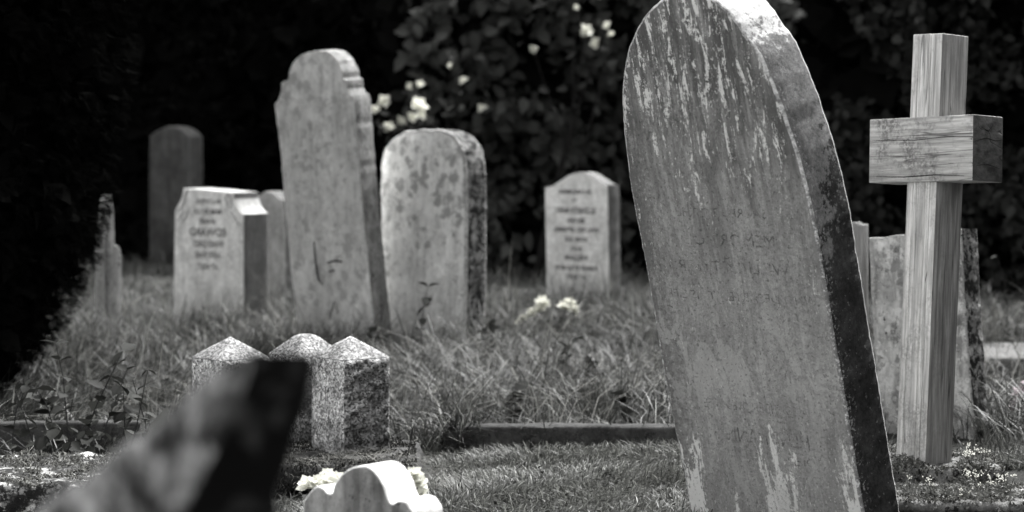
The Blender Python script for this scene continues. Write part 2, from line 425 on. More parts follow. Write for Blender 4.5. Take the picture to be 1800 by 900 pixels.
def main_arris():
    n = NT('lichen_and_rim_light_arris'); g = n.noise(40, 6, .72); q = n.noise(110, 4, .65); p = n.xyz()
    back = n.rng(p[1], .07, .09)                                     # the rear arris is coloured white all along, a painted sun rim
    front = n.math('MAXIMUM', n.math('MULTIPLY', n.rng(n.math('ADD', p[2], n.rng(g, .3, .7, -.2, .2)), .85, .95), .75), n.rng(q, .52, .57, .12, .9))  # upper front arris paled for its highlight, lichen specks along the rest
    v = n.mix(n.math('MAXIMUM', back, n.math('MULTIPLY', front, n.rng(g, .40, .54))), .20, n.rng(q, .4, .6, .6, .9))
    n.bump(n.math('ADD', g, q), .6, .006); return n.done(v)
Mm = frame(1385, 968, 6.15, 44, 14.5)
main_px = [(1226, 985), (1213, 900), (1195, 800), (1174, 700), (1152, 570), (1131, 450), (1113, 360), (1101, 280), (1094, 210), (1093, 150), (1100, 100), (1113, 62),
           (1135, 25), (1163, -2), (1195, -17), (1225, -17), (1248, -6), (1268, 9), (1290, 31), (1312, 62), (1336, 98), (1356, 142), (1375, 190), (1391, 237), (1406, 285),
           (1420, 340), (1433, 400), (1446, 480), (1460, 560), (1475, 650), (1490, 740), (1505, 830), (1517, 900), (1531, 985)]
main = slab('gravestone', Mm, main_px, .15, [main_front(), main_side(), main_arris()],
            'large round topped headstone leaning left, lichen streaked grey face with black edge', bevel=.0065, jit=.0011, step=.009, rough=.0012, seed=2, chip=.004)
lettering(main, Mm, [('SACRED TO THE', 1188, 1345, 374, 16), ('MEMORY OF', 1205, 1360, 422, 22), ('WILLIAM TYLER', 1190, 1385, 470, 20), ('WHO DEPARTED THIS LIFE', 1172, 1432, 522, 16),
                     ('ALSO THE BELOVED WIFE', 1238, 1417, 716, 17), ('HENRY ANN', 1278, 1420, 769, 25), ('DIED', 1385, 1432, 812, 15)], M_erode, w=-.0008)

# ------------------------------------------------------------------ other headstones
tall_px = [(541, 665), (532, 625), (525, 580), (512, 480), (500, 350), (492, 260), (483, 190), (484, 181), (490, 172), (494, 158), (495, 145), (506, 140), (508, 126), (515, 110),
           (527, 98), (543, 91), (562, 89), (579, 93), (592, 106), (601, 124), (604, 138), (609, 142), (611, 158), (617, 168), (622, 178), (632, 300), (643, 420), (655, 540), (668, 665)]
Mt = frame(606, 640, 11.1, 32, 4)
tall = slab('gravestone', Mt, tall_px, .13,
            [stone('tall_stone_face', .80, .54, .86, .5, .5, .8, .0, .9, 1, .15, crust=.55), stone('tall_stone_side', .23, .12, .32, .4, .2, .5, .15, .8, 2, crust=.5), stone('tall_stone_arris', .45, .3, .6, .2, .2, .5, 0, .5, 3)],  # side slot darker than the face, its shade put into the colour
            'tall leaning headstone with round head and stepped shoulders, flaking face', bevel=.009, jit=.0014, seed=4, step=.013, chip=.007, rough=.002)
def flake():
    mk = plain('open_crack', .05)
    for pts, wd in (([(552, 425), (555, 460), (560, 492), (568, 500)], .010), ([(575, 462), (590, 458), (602, 460)], .011), ([(578, 478), (588, 474)], .012), ([(588, 530), (582, 550), (580, 562)], .006), ([(590, 532), (594, 552)], .007)):
        q = [uv(Mt, *p) for p in pts]
        bm = bmesh.new(); tube(bm, [(x, -.001, z) for x, z in q], [wd*.3]+[wd*.5]*(len(q)-2)+[wd*.35], 6)
        bm_obj('crack', bm, mk, tall)
flake()
round_px = [(672, 680), (671, 600), (669, 450), (667, 340), (668, 295), (673, 266), (686, 246), (704, 233), (725, 227), (750, 225), (775, 228), (794, 236), (808, 251), (816, 273), (819, 310), (820, 400), (819, 500), (817, 600), (815, 680)]
Mr = frame(744, 650, 11.0, 37, -2)
slab('gravestone', Mr, round_px, .155,
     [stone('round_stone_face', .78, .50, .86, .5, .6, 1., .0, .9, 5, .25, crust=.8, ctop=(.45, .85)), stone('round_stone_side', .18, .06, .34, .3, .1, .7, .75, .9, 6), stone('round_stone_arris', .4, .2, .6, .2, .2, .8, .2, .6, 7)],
     'thick round shouldered headstone with lichen blotches, beside the tall leaning one', bevel=.012, jit=.0018, rough=.004, seed=6, step=.013, chip=.022)
cove_px = [(306, 620), (305, 520), (306, 440), (307, 372), (310, 364), (316, 354), (320, 343), (322, 331), (365, 334), (410, 339), (411, 350), (415, 362), (421, 371), (428, 377), (428, 480), (428, 620)]
Mc = frame(366, 600, 12.5, 33, 0)
cove = slab('gravestone', Mc, cove_px, .205,
            [stone('cove_stone_face', .68, .58, .74, .15, .15, .2, 0, .4, 8, .2, crust=.15), stone('cove_stone_side', .08, .06, .10, .3, .1, .1, 0, .4, 9), stone('cove_stone_arris', .5, .4, .6, .1, .1, .1, 0, .3, 10)],  # side far darker than the face: shade painted in
            'short pale headstone with hollow cut shoulders and dark lettering, left of centre', bevel=.004, jit=0, curved=False, step=.012, seed=8)
# the up-facing hollow shoulder gets a paler colour, sunlight painted in
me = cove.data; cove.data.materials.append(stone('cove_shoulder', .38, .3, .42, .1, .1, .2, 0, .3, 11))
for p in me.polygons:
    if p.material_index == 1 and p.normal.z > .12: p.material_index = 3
lettering(cove, Mc, [('IN LOVING', 345, 388, 354, 9), ('MEMORY OF', 341, 389, 372, 9), ('ANNIE', 351, 380, 389, 9), ('EDWARD', 333, 396, 408, 14), ('WHO DIED', 340, 393, 429, 11), ('AGED YEARS', 343, 388, 448, 10), ('AT REST', 348, 384, 469, 10)], M_ink2, bold=.02)
def scrolls():
    ml = plain('carved_line', .3)
    for pts in ([(311, 372), (318, 366), (324, 355), (327, 342), (331, 334)], [(312, 388), (320, 380), (323, 370)], [(400, 340), (397, 350), (400, 362), (406, 366), (407, 352), (402, 340)], [(405, 372), (412, 380), (418, 392), (424, 398)], [(318, 392), (326, 384), (331, 370)]):
        bm = bmesh.new(); tube(bm, [(x, -.0005, z) for x, z in [uv(Mc, *p) for p in pts]], [.004]*len(pts), 5)
        bm_obj('carved_scroll', bm, ml, cove)
scrolls()
Mk = frame(470, 575, 13.5, 33, 0)
slab('gravestone', Mk, [(434, 600), (434, 450), (436, 362), (444, 352), (456, 343), (466, 337), (475, 337), (484, 343), (492, 351), (499, 360), (501, 450), (502, 600)], .13,
     [stone('peaked_stone_face', .26, .16, .32, .3, .2, .2, 0, .5, 12), stone('peaked_stone_side', .12, .08, .16, .3, .1, .1, 0, .5, 13), stone('peaked_stone_arris', .3, .2, .4, .2, .2, .2, 0, .5, 14)],  # the dark side slot carries painted shade
     'grey peaked headstone mostly hidden between the pale lettered one and the tall leaning one', bevel=.008, jit=.002, seed=9)
Mf = frame(300, 462, 18.6, 33, 0)
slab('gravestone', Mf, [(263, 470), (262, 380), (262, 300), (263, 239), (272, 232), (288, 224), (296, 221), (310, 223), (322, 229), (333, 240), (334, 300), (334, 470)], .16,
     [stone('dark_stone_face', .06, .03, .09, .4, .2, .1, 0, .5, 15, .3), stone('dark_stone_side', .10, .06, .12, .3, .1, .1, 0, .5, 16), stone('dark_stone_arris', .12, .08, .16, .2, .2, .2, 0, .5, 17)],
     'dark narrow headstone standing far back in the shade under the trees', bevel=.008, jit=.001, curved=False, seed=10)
Ms = frame(1016, 565, 13.6, 37, 0)
farst = slab('gravestone', Ms, [(962, 580), (960, 450), (958, 338), (961, 332), (974, 325), (989, 315), (1003, 307), (1018, 303), (1032, 306), (1045, 314), (1057, 322), (1066, 328), (1068, 336), (1070, 450), (1072, 580)], .115,
             [stone('lettered_stone_face', .56, .48, .62, .15, .15, .1, 0, .35, 18, .15, crust=.12), stone('lettered_stone_side', .15, .12, .18, .2, .1, .1, 0, .4, 19), stone('lettered_stone_arris', .4, .3, .5, .1, .1, .1, 0, .3, 20)],  # side colour lowered to stand for shade
             'grey lettered headstone with low curved peak, before the leafy hedge', bevel=.006, jit=.001, seed=11)
lettering(farst, Ms, [('IN LOVING MEMORY', 980, 1038, 337, 8), ('OF', 1006, 1014, 352, 5), ('ELIZABETH MARY', 976, 1046, 370, 11), ('BROWN', 997, 1027, 388, 9), ('WHO DIED SEPTEMBER', 973, 1052, 404, 8), ('IN HER YEAR', 992, 1032, 421, 8), ('ALSO', 1003, 1023, 437, 8), ('WILLIAM', 994, 1034, 453, 10), ('HUSBAND OF THE ABOVE', 976, 1050, 471, 8), ('AT REST', 995, 1031, 487, 8)], M_ink, bold=.03)
Me_ = frame(199, 610, 11.4, -62, 0)
slab('gravestone', Me_, [(184, 625), (184, 500), (183, 430), (185, 408), (188, 385), (191, 362), (195, 343), (199, 362), (201, 395), (202, 428), (207, 431), (212, 440), (214, 460), (214, 540), (215, 625)], .055,
     [stone('slender_stone_face', .13, .06, .2, .4, .2, .2, .2, .6, 21), stone('slender_stone_side', .5, .3, .6, .3, .3, .3, .05, .5, 22), stone('slender_stone_arris', .4, .3, .5, .1, .1, .1, 0, .4, 23)],  # pale side, dark face: light and shade put into the colours
     'slender pointed headstone seen nearly edge on beside the dark yew', bevel=.006, jit=.002, seed=12)
Mx = frame(1628, 770, 8.1, 43, -1.5)
slab('gravestone', Mx, [(1552, 810), (1545, 740), (1539, 650), (1531, 520), (1526, 418), (1560, 415), (1600, 411), (1690, 401), (1694, 500), (1700, 590), (1707, 680), (1716, 760), (1722, 810)], .10,
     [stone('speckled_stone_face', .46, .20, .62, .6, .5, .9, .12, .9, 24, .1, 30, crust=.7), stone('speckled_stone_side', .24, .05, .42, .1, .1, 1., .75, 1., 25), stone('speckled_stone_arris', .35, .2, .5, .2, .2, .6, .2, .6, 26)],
     'square topped mottled headstone behind the wooden cross', bevel=.005, jit=.0012, curved=False, rough=.003, seed=13, step=.012, chip=.010)
Ml = frame(632, 1062, 5.15, 38, 0)
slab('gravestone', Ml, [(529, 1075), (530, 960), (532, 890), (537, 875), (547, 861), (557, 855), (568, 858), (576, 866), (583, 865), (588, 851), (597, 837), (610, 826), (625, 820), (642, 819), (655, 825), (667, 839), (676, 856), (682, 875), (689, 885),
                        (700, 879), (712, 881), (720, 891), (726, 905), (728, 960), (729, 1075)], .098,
     [stone('marble_face', .24, .12, .36, .7, .3, .2, .1, .5, 27), stone('marble_top', .82, .72, .85, .05, .1, .1, 0, .25, 28), stone('marble_arris', .8, .7, .85, .1, .1, .1, 0, .2, 29)],  # stained grey face; top slot near white, sunlight painted in
     'small scroll shouldered white marble headstone at the front, top painted a sunlit white', bevel=.004, jit=.0006, step=.008, seed=14)
# broken stone close to the lens
def near_stone():
    M = frame(300, 930, 2.12, 46, 0)
    fr = [(-170, 2400), (-80, 1300), (-60, 1000), (40, 915), (130, 845), (220, 775), (310, 706), (380, 652), (420, 620), (442, 612), (432, 660), (415, 705), (390, 765), (350, 840), (300, 930), (240, 1100), (150, 2400)]
    bk = [(-110, 2400), (-20, 1300), (0, 1000), (110, 915), (200, 850), (290, 785), (380, 716), (455, 665), (510, 640), (546, 648), (544, 672), (536, 710), (524, 770), (510, 840), (494, 930), (470, 1100), (420, 2400)]
    bm = bmesh.new(); T = .075
    a = [uv(M, *p) for p in fr]; b = [uv(M, p[0], p[1], T) for p in bk]
    A = densify(a, .02); 
    # same number of samples on both outlines
    def resample(P, Q, step=.015):
        oP, oQ = [], []
        for i in range(len(P)):
            j = (i+1) % len(P); k = max(1, int(min(40, math.dist(P[i], P[j])/step)))
            for s in range(k):
                t = s/k
                oP.append((P[i][0]+(P[j][0]-P[i][0])*t, P[i][1]+(P[j][1]-P[i][1])*t)); oQ.append((Q[i][0]+(Q[j][0]-Q[i][0])*t, Q[i][1]+(Q[j][1]-Q[i][1])*t))
        return oP, oQ
    a, b = resample(a, b); n = len(a); rows = []
    for k in range(5):
        t = k/4; row = []
        for i in range(n):
            x = a[i][0]+(b[i][0]-a[i][0])*t; z = a[i][1]+(b[i][1]-a[i][1])*t; y = T*t
            e = .006*mn.noise((x*40, y*40, z*40))+.019*mn.noise((x*14+3, y*9, z*14))
            row.append(bm.verts.new((x+e, y+(.006*mn.noise((x*30, z*30, 2)) if k else 0), z+e)))
        rows.append(row)
    f = bm.faces.new(rows[0]); f2 = bm.faces.new(rows[-1][::-1])
    for k in range(4):
        for i in range(n):
            j = (i+1) % n; q = bm.faces.new((rows[k][j], rows[k][i], rows[k+1][i], rows[k+1][j])); q.material_index = 1
    bmesh.ops.recalc_face_normals(bm, faces=bm.faces)
    ed = [e for e in bm.edges if len(e.link_faces) == 2 and {e.link_faces[0].material_index, e.link_faces[1].material_index} == {0, 1}]
    bmesh.ops.bevel(bm, geom=ed, offset=.011, segments=3, profile=.5, affect='EDGES', material=-1, clamp_overlap=True)
    me = bpy.data.meshes.new('gravestone'); bm.to_mesh(me); bm.free(); smooth(me, 45)
    n = NT('near_stone_face'); p = n.noise(19, 6, .65); q = n.noise(60, 4, .6, loc=(2, 2, 2))
    v = n.mix(n.rng(p, .43, .59), .022, .36); v = n.math('MULTIPLY', v, n.rng(q, .38, .62, .7, 1.3)); z = n.xyz()[2]; v = n.mix(n.rng(n.math('ADD', z, n.rng(p, .3, .7, .05, -.05)), .085, .135, 0, .85), v, .022); n.bump(p, .6, .01)
    mf = n.done(v)
    n = NT('near_stone_side'); p = n.noise(24, 5, .6); v = n.mix(n.rng(p, .52, .66), .002, .06); n.bump(p, .6, .01); ms = n.done(v)
    o = link('gravestone', me, [mf, ms]); o.matrix_world = M
    tag(o, 'broken dark blurred headstone nearest the camera, pointed top tilting right', 'gravestone')
near_stone()

# ------------------------------------------------------------------ wooden cross on its mossy plinth
def wood(name, v0, v1, grain=(1, 1, .06), seed=0, dirt=.4):
    n = NT(name); L = (seed, seed*2, seed*3)
    g = n.noise(60, 6, .65, sc=grain, loc=L, dist=.4); g2 = n.noise(150, 4, .6, sc=grain, loc=L)
    v = n.mix(n.rng(g, .38, .62), v0, v1); v = n.math('MULTIPLY', v, n.rng(g2, .38, .62, .82, 1.18))
    ck = n.noise(26, 2, .5, sc=tuple(c*.55 if c < 1 else c for c in grain), loc=(L[0]+3, L[1], L[2]))
    line = n.rng(n.math('ABSOLUTE', n.math('SUBTRACT', ck, .53)), .0, .006, 1, 0)
    v = n.mix(n.math('MULTIPLY', line, .75), v, .03)
    ds = n.math('MULTIPLY', n.rng(n.noise(9, 7, .7, loc=L), .48, .64), n.rng(n.noise(130, 3, .6, loc=L), .38, .55))
    v = n.mix(n.math('MULTIPLY', ds, dirt), v, .10)
    n.bump(n.math('SUBTRACT', n.math('ADD', g, g2), n.math('MULTIPLY', line, 1.5)), .5, .004)
    return n.done(v, (1, .995, .98), .85)
def build_cross():
    s = .1136
    base = at(1624, 812, 6.985); base.z = .075
    root = empty('wooden_cross', base)
    root.rotation_euler = (Matrix.Rotation(R(-52), 3, 'Z') @ Matrix.Rotation(R(-3.4), 3, 'X')).to_euler()
    tag(root, 'weathered squared timber cross with short arms standing in a mossy plinth', 'grave marker')
    wl_ = wood('cross_timber', .44, .74, (1, 1, .06), 1, .45); wd = wood('cross_timber_painted_shade', .17, .33, (1, 1, .06), 2, .25)  # second timber is a darkened copy, painting shade on the right face
    wb = wood('cross_beam_timber', .36, .58, (.06, 1, 1), 3, .75); we = wood('cross_end_grain', .04, .11, (1, .3, .5), 4, .5)
    zt = 1.03+(228-60)*.00165-.075
    def bx(x0, x1, y0, y1, z0, z1, mats, name, right_idx, grooves=False):
        bm = bmesh.new()
        if grooves:                                      # three saw kerfs run down the front face
            prof = [(x0, y0)]
            for gx in (.20, .62, .78): c = x0+(x1-x0)*gx; prof += [(c-.0022, y0), (c, y0+.007), (c+.0022, y0)]
            prof += [(x1, y0), (x1, y1), (x0, y1)]
        else: prof = [(x0, y0), (x1, y0), (x1, y1), (x0, y1)]
        lo = [bm.verts.new((a, b, z0)) for a, b in prof]; hi = [bm.verts.new((a, b, z1)) for a, b in prof]; n = len(prof)
        for i in range(n):
            j = (i+1) % n; f = bm.faces.new((lo[i], lo[j], hi[j], hi[i]))
            f.material_index = right_idx if abs(prof[i][0]-x1) < 1e-6 and abs(prof[j][0]-x1) < 1e-6 else 0
        bm.faces.new(lo[::-1]); bm.faces.new(hi)
        bmesh.ops.recalc_face_normals(bm, faces=bm.faces)
        ed = [e for e in bm.edges if e.calc_face_angle(0) > R(60)]
        bmesh.ops.bevel(bm, geom=ed, offset=.0028, segments=2, profile=.5, affect='EDGES', material=-1)
        me = bpy.data.meshes.new(name); bm.to_mesh(me); bm.free(); smooth(me, 35)
        return link(name, me, mats, root)
    bx(-s/2, s/2, -s/2, s/2, -.15, zt, [wl_, wd], 'post', 1, True)
    beam = bx(-.20, .20, -s/2-.009, s/2+.006, -.094, .094, [wb, we], 'crossbeam', 1)
    mk = plain('timber_crack', .012)
    for pts, wd_ in (([(-.20, .030), (-.12, .031), (-.02, .027), (.08, .033), (.20, .032)], .0011), ([(-.17, -.076), (-.06, -.079), (.06, -.075), (.17, -.080)], .0016), ([(-.2, -.058), (-.14, -.061)], .001), ([(-.06, .060), (.02, .058)], .001)):
        bm = bmesh.new(); tube(bm, [(x, -s/2-.0088, z) for x, z in pts], [wd_*.4]+[wd_]*(len(pts)-2)+[wd_*.4], 5); bm_obj('crack', bm, mk, beam)
    for pts in ([(-.055, .02), (-.01, .03), (.03, .024), (.06, .028)], [(-.05, -.05), (0, -.045), (.05, -.055)], [(-.03, .06), (.0, .05), (.02, .07)]):
        bm = bmesh.new(); tube(bm, [(.1998, y, z) for y, z in pts], [.0006]+[.0014]*(len(pts)-2)+[.0006], 5); bm_obj('crack', bm, mk, beam)
    beam.location = (-.004, 0, 1.03-(264-228)*.00165-.075); beam.rotation_euler = (0, R(-2), 0)
build_cross()

def moss_on(parent, x0, x1, y0, y1, z, n, h=(.006, .02), mat=None, name='moss', lump=.008, front=None, wid=(.003, .006), drop=0.):
    """cushions of moss in parent space, as many little blades; also down the front face when given"""
    P = np.stack([rng.uniform(x0, x1, n), rng.uniform(y0, y1, n), np.full(n, z)], 1)
    k = np.array([mn.noise((a*14, b*14, z*9)) for a, b, _ in P]); keep = k > -.18; P = P[keep]; k = k[keep]
    P[:, 2] += np.maximum(0, k)*lump*2-.002
    if front:
        m, zlo = front
        Q = np.stack([rng.uniform(x0, x1, m), np.full(m, y0)-.002, rng.uniform(zlo, z, m)], 1)
        kk = np.array([mn.noise((a*11, c*22, 5)) for a, _, c in Q]); Q = Q[kk > .0]
        P = np.concatenate([P, Q])
    N = len(P)
    return tag(blades(name, P, rng.uniform(*h, N), rng.uniform(.3, 1.6, N), rng.uniform(*wid, N), mat or M_moss, parent), kind='stuff')

M_kerb = stone('mossy_kerb_stone', .12, .04, .4, .2, .2, .6, .35, .9, 30)
M_kerb2 = stone('dark_kerb_stone', .035, .012, .07, .3, .1, .5, .3, .8, 31, crust=.3)
M_kerb3 = stone('mottled_plinth_stone', .16, .05, .28, .2, .2, .5, .55, .9, 34)
M_white = stone('whitened_kerb_stone', .13, .04, .62, .1, .1, .5, .9, .9, 32, crust=.8)
M_slab = stone('ledger_stone', .13, .08, .18, .2, .2, .3, .1, .6, 33)
def plinth():
    c = at(1650, 850, 6.95); root = empty('stone_plinth', (c.x, 7.02, 0), R(-4))
    tag(root, 'low two step stone plinth under the wooden cross, overgrown with moss', 'plinth')
    bm = block(.36, .40, .068, 10, .005, 18, 1)
    up = bm_obj('upper_step', bm, M_kerb3, root); up.location = (.0, .0, 0)
    bm = block(.72, .36, .030, 14, .006, 16, 2)
    lo = bm_obj('lower_step', bm, M_kerb, root); lo.location = (.08, -.385, 0)
    moss_on(root, -.18, .18, -.2, .2, .066, 5200, (.006, .018), front=(420, .0))
    moss_on(root, -.28, .44, -.56, -.21, .029, 6800, (.006, .015), front=(900, .0), name='moss')
plinth()

# ------------------------------------------------------------------ granite posts and their kerb
def granite(name, v0, v1, seed, gs=190):
    n = NT(name); L = (seed, seed, 0)
    a = n.voro(gs, out='Color', loc=L); k = n.n.new('ShaderNodeSeparateColor'); n.l.new(a, k.inputs[0])
    f = n.noise(60, 6, .75, loc=L); g = n.noise(14, 5, .65, loc=L)
    v = n.mix(n.rng(k.outputs[0], .15, .85), v0, v1); v = n.math('MULTIPLY', v, n.math('MULTIPLY', n.rng(f, .36, .64, .6, 1.4), n.rng(g, .38, .62, .7, 1.25)))
    v = n.mix(n.rng(n.noise(70, 6, .75, loc=L), .40, .46, .75, 0), v, .03)
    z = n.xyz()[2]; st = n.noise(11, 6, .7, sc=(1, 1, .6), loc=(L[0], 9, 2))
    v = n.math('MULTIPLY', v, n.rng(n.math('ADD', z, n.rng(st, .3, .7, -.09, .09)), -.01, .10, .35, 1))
    v = n.mix(n.rng(st, .56, .62, 0, .55), v, .05)
    n.bump(n.math('ADD', f, k.outputs[0]), .5, .004)
    return n.done(v, rough=.7)
def granite_post(px, d, apex, label, seed, flat=0.):
    s = .166; root = empty('granite_post', ((px-900)/F*d, d, .06), R(-51))
    tag(root, label, 'stone post', 'granite posts of a grave kerb')
    zc = apex-.062-.06
    def shaft():
        bm = bmesh.new(); N = 16; h = s/2
        g = {}
        ring = [(-h+s*i/N, -h) for i in range(N)]+[(h, -h+s*i/N) for i in range(N)]+[(h-s*i/N, h) for i in range(N)]+[(-h, h-s*i/N) for i in range(N)]
        K = 26; rows = []
        for k in range(K+1):
            z = zc*k/K; row = []
            for i, (x, y) in enumerate(ring):
                side = i//N
                amp = .022 if side == 1 else .004
                if k == K: amp *= .3
                if i % N == 0: amp *= .3
                q = amp*(mn.noise((x*45+seed, y*45, z*45))+.6*mn.noise((x*110, y*110+seed, z*110))+.4)
                nx, ny = ((0, -1), (1, 0), (0, 1), (-1, 0))[side]
                row.append(bm.verts.new((x+nx*q, y+ny*q, z)))
            rows.append(row)
        for k in range(K):
            for i in range(4*N):
                j = (i+1) % (4*N); f = bm.faces.new((rows[k][i], rows[k][j], rows[k+1][j], rows[k+1][i])); f.material_index = 1 if i//N == 1 else 0
        bm.faces.new(rows[0][::-1]); bm.faces.new(rows[-1])
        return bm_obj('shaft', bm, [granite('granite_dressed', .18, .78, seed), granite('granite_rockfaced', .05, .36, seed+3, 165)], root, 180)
    shaft()
    bm = bmesh.new(); N = 12; V = {}
    for i in range(N+1):
        for j in range(N+1):
            x = (i/N-.5); y = (j/N-.5); r = max(abs(x), abs(y))*2
            z = .062*(1-max(r, flat))/(1-flat) if flat else .062*(1-r)**.93
            V[i, j] = bm.verts.new((x*s*1.01, y*s*1.01, zc+.002+z+.0035*mn.noise((x*12+seed, y*12, 0))*(1 if r < .98 else .2)))
    for i in range(N):
        for j in range(N): bm.faces.new((V[i, j], V[i+1, j], V[i+1, j+1], V[i, j+1]))
    bm_obj('pyramid_cap', bm, granite('granite_cap', .09, .36, seed+7), root, 60)
granite_post(616, 7.20, .412, 'rough granite post with pyramid cap nearest the small white headstone', 1)
granite_post(538, 7.43, .398, 'granite post with worn flat cap between two other granite posts', 4, .25)
granite_post(405, 7.22, .408, 'leftmost granite post with pyramid cap, half hidden behind the blurred stone', 8)
M_moss2 = leafmat('dark_dry_moss', .003, .05, (1, 1, .95), 1., .05, 0, .12)
def footing():
    c = at(560, 800, 7.15); root = empty('grave_kerb', (c.x-.04, 7.12, 0), R(3))
    tag(root, 'moss and straw covered kerb stone carrying the granite posts', 'grave kerb')
    bm = block(.70, .58, .075, 12, .016, 12, 3, .03)
    bm_obj('kerb_stone', bm, M_kerb2, root)
    moss_on(root, -.33, .33, -.30, .28, .074, 7000, (.008, .022), mat=M_moss2, front=(900, .0))
    # dry grass lying over the edge
    n = 900
    P = np.stack([rng.uniform(-.36, .42, n), rng.uniform(-.37, -.10, n), rng.uniform(.02, .10, n)], 1)
    P[:, 2] = np.minimum(P[:, 2], .10-np.maximum(0, P[:, 0]-.24)*.6)
    P[:, 2] = np.maximum(P[:, 2], np.where(P[:, 1] > -.29, .075-np.maximum(0, P[:, 0]-.33)*.7, .015))
    azz = rng.normal(0, .5, n)+np.where(rng.random(n) < .5, 0, np.pi)
    tag(blades('straw', P, rng.uniform(.02, .05, n), rng.uniform(1.2, 2.4, n), rng.uniform(.0012, .0025, n), M_straw, root, az=azz), kind='stuff')
footing()
def kerb(name, x0, x1, y, depth, h, mat, label, rz=0, cat='grave kerb', rough=.006, seed=0, n=10):
    bm = block(x1-x0, depth, h, n, rough, 13, seed, .01)
    o = bm_obj(name, bm, mat); o.location = ((x0+x1)/2, y+depth/2, 0); o.rotation_euler = (0, 0, R(rz))
    return tag(o, label, cat)
k = kerb('grave_kerb', -2.05, -.92, 6.32, .60, .095, M_white, 'whitened mossy kerb stone in the left corner below the yew', 2, rough=.014, seed=5, n=26)
moss_on(k, -.565, .565, -.29, .30, .094, 12000, (.006, .020), front=(9000, .0), lump=.012)
k = kerb('grave_kerb', -.22, .80, 7.72, .10, .078, M_kerb2, 'long low dark kerb across the grass in the middle', -1.5, seed=6, n=20)
k = kerb('grave_kerb', -1.66, -1.17, 7.55, .07, .112, M_kerb2, 'low dark kerb behind the weeds under the yew', 3, seed=7)
k = kerb('ledger_slab', 1.86, 3.1, 9.95, .75, .085, M_slab, 'pale ledger slab lying in the grass at the right edge', -2, 'grave slab', seed=8)

# ------------------------------------------------------------------ old wooden post behind the leaning stone
def old_post():
    c = ground_at(1511, 9.3); root = empty('wooden_post', c, R(-40))
    tag(root, 'thin grey weathered post between the leaning stone and the mottled one', 'post')
    bm = bmesh.new(); h = 1.03-(391-228)/F*9.3
    for sx, wdt in ((-.013, .024), (.013, .024)):
        q = bmesh.ops.create_cube(bm, size=1)['verts']
        for v in q: v.co = Vector((v.co.x*wdt+sx, v.co.y*.05, (v.co.z+.5)*(h if sx < 0 else h*.99)))
    bmesh.ops.bevel(bm, geom=list(bm.edges), offset=.003, segments=2, affect='EDGES', profile=.5)
    o = bm_obj('shaft', bm, wood('old_post_timber', .22, .36, (1, 1, .06), 6, .3), root)
old_post()

# ------------------------------------------------------------------ flowers
def bloom(name, parent, c, r, mat, n=14, face=(0, -.6, .8)):
    d = Vector(face).normalized(); u = d.orthogonal().normalized(); v = d.cross(u)
    dirs = []; ups = []
    for i in range(n):
        a = i*2.399; el = .15+.85*(i/n)
        q = (u*math.cos(a)+v*math.sin(a))*(1-.75*(i/n))+d*el*.9
        dirs.append(q); ups.append(d*1.0-q*.3+Vector((random.uniform(-.2, .2),)*3))
    dirs = np.array(dirs); ups = np.array(ups)
    sc = np.full((n, 3), r)*rng.uniform(.8, 1.1, (n, 1)); sc[:, 0] *= 1.15
    return stamp(name, LEAF_V, LEAF_F, np.tile(np.array(c, float), (n, 1)), frames(dirs, ups), sc, mat, parent)
def bouquet(label, base, blooms, mat, leaves=10, rz=0, rscale=1., group=None, cat='flowers', name='flower_bunch'):
    root = empty(name, base, rz); tag(root, label, cat, group)
    for (x, y, z), r in blooms:
        b = bloom('flower', root, (x, y, z), r, mat, face=(x*3+random.uniform(-.3, .3), y*3-.4, .7))
        bm = bmesh.new(); tube(bm, [(x*.15, y*.15, 0), (x*.6, y*.6, z*.55), (x, y, z-.2*r)], [.003, .0025, .002], 5)
        bm_obj('stem', bm, M_stem, b)
    n = leaves; d = sphere_dirs(n); d[:, 2] = abs(d[:, 2])*.6+.1
    zt = np.mean([b[0][2] for b in blooms])
    P = np.stack([rng.uniform(-.05, .05, n), rng.uniform(-.03, .03, n), rng.uniform(.2, .8, n)*zt], 1)
    stamp('foliage', LEAF_V, LEAF_F, P, frames(d, np.tile([0, 0, 1.], (n, 1))+.2*sphere_dirs(n)), np.tile([[.04, .07, .07]], (n, 1)), M_weed, root)
    return root
bouquet('bunch of pale flowers lying in the grass before the lettered grey headstone', at(970, 588, 11.9)*1, [((-.10, -.02, .10), .04), ((-.06, 0, .12), .05), ((-.045, .02, .145), .05), ((.065, 0, .13), .05), ((.10, .02, .12), .045), ((-.14, -.02, .075), .03), ((-.165, 0, .055), .025), ((.085, .03, .15), .04)], M_blossom, 8)
bouquet('white artificial flowers on the left behind the small white headstone', (at(575, 900, 5.75).x, 5.75, .02),
        [((-.045, 0, 1.03-(855-HZ)/F*5.75-.02), .030), ((.005, -.01, 1.03-(850-HZ)/F*5.75-.02), .032), ((.00, .02, 1.03-(838-HZ)/F*5.75-.02), .022), ((.022, 0, 1.03-(846-HZ)/F*5.75-.02), .026), ((.01, -.02, 1.03-(866-HZ)/F*5.75-.02), .028), ((-.028, -.01, 1.03-(850-HZ)/F*5.75-.02), .026)], M_petal, 5)
bouquet('white artificial flowers on the right behind the small white headstone', (at(735, 900, 5.6).x, 5.6, .02),
        [((-.01, 0, 1.03-(836-HZ)/F*5.6-.02), .026), ((.0, 0, 1.03-(852-HZ)/F*5.6-.02), .030), ((.008, -.01, 1.03-(868-HZ)/F*5.6-.02), .022), ((-.02, .0, 1.03-(846-HZ)/F*5.6-.02), .024)], M_petal, 4)
bouquet('pink and white flowers at the far right edge of the grass', ground_at(1795, 8.4), [((0, 0, .10), .04), ((.04, .01, .13), .045), ((-.02, 0, .06), .035), ((.06, 0, .07), .04), ((.03, -.02, .045), .03)], M_pink, 8)
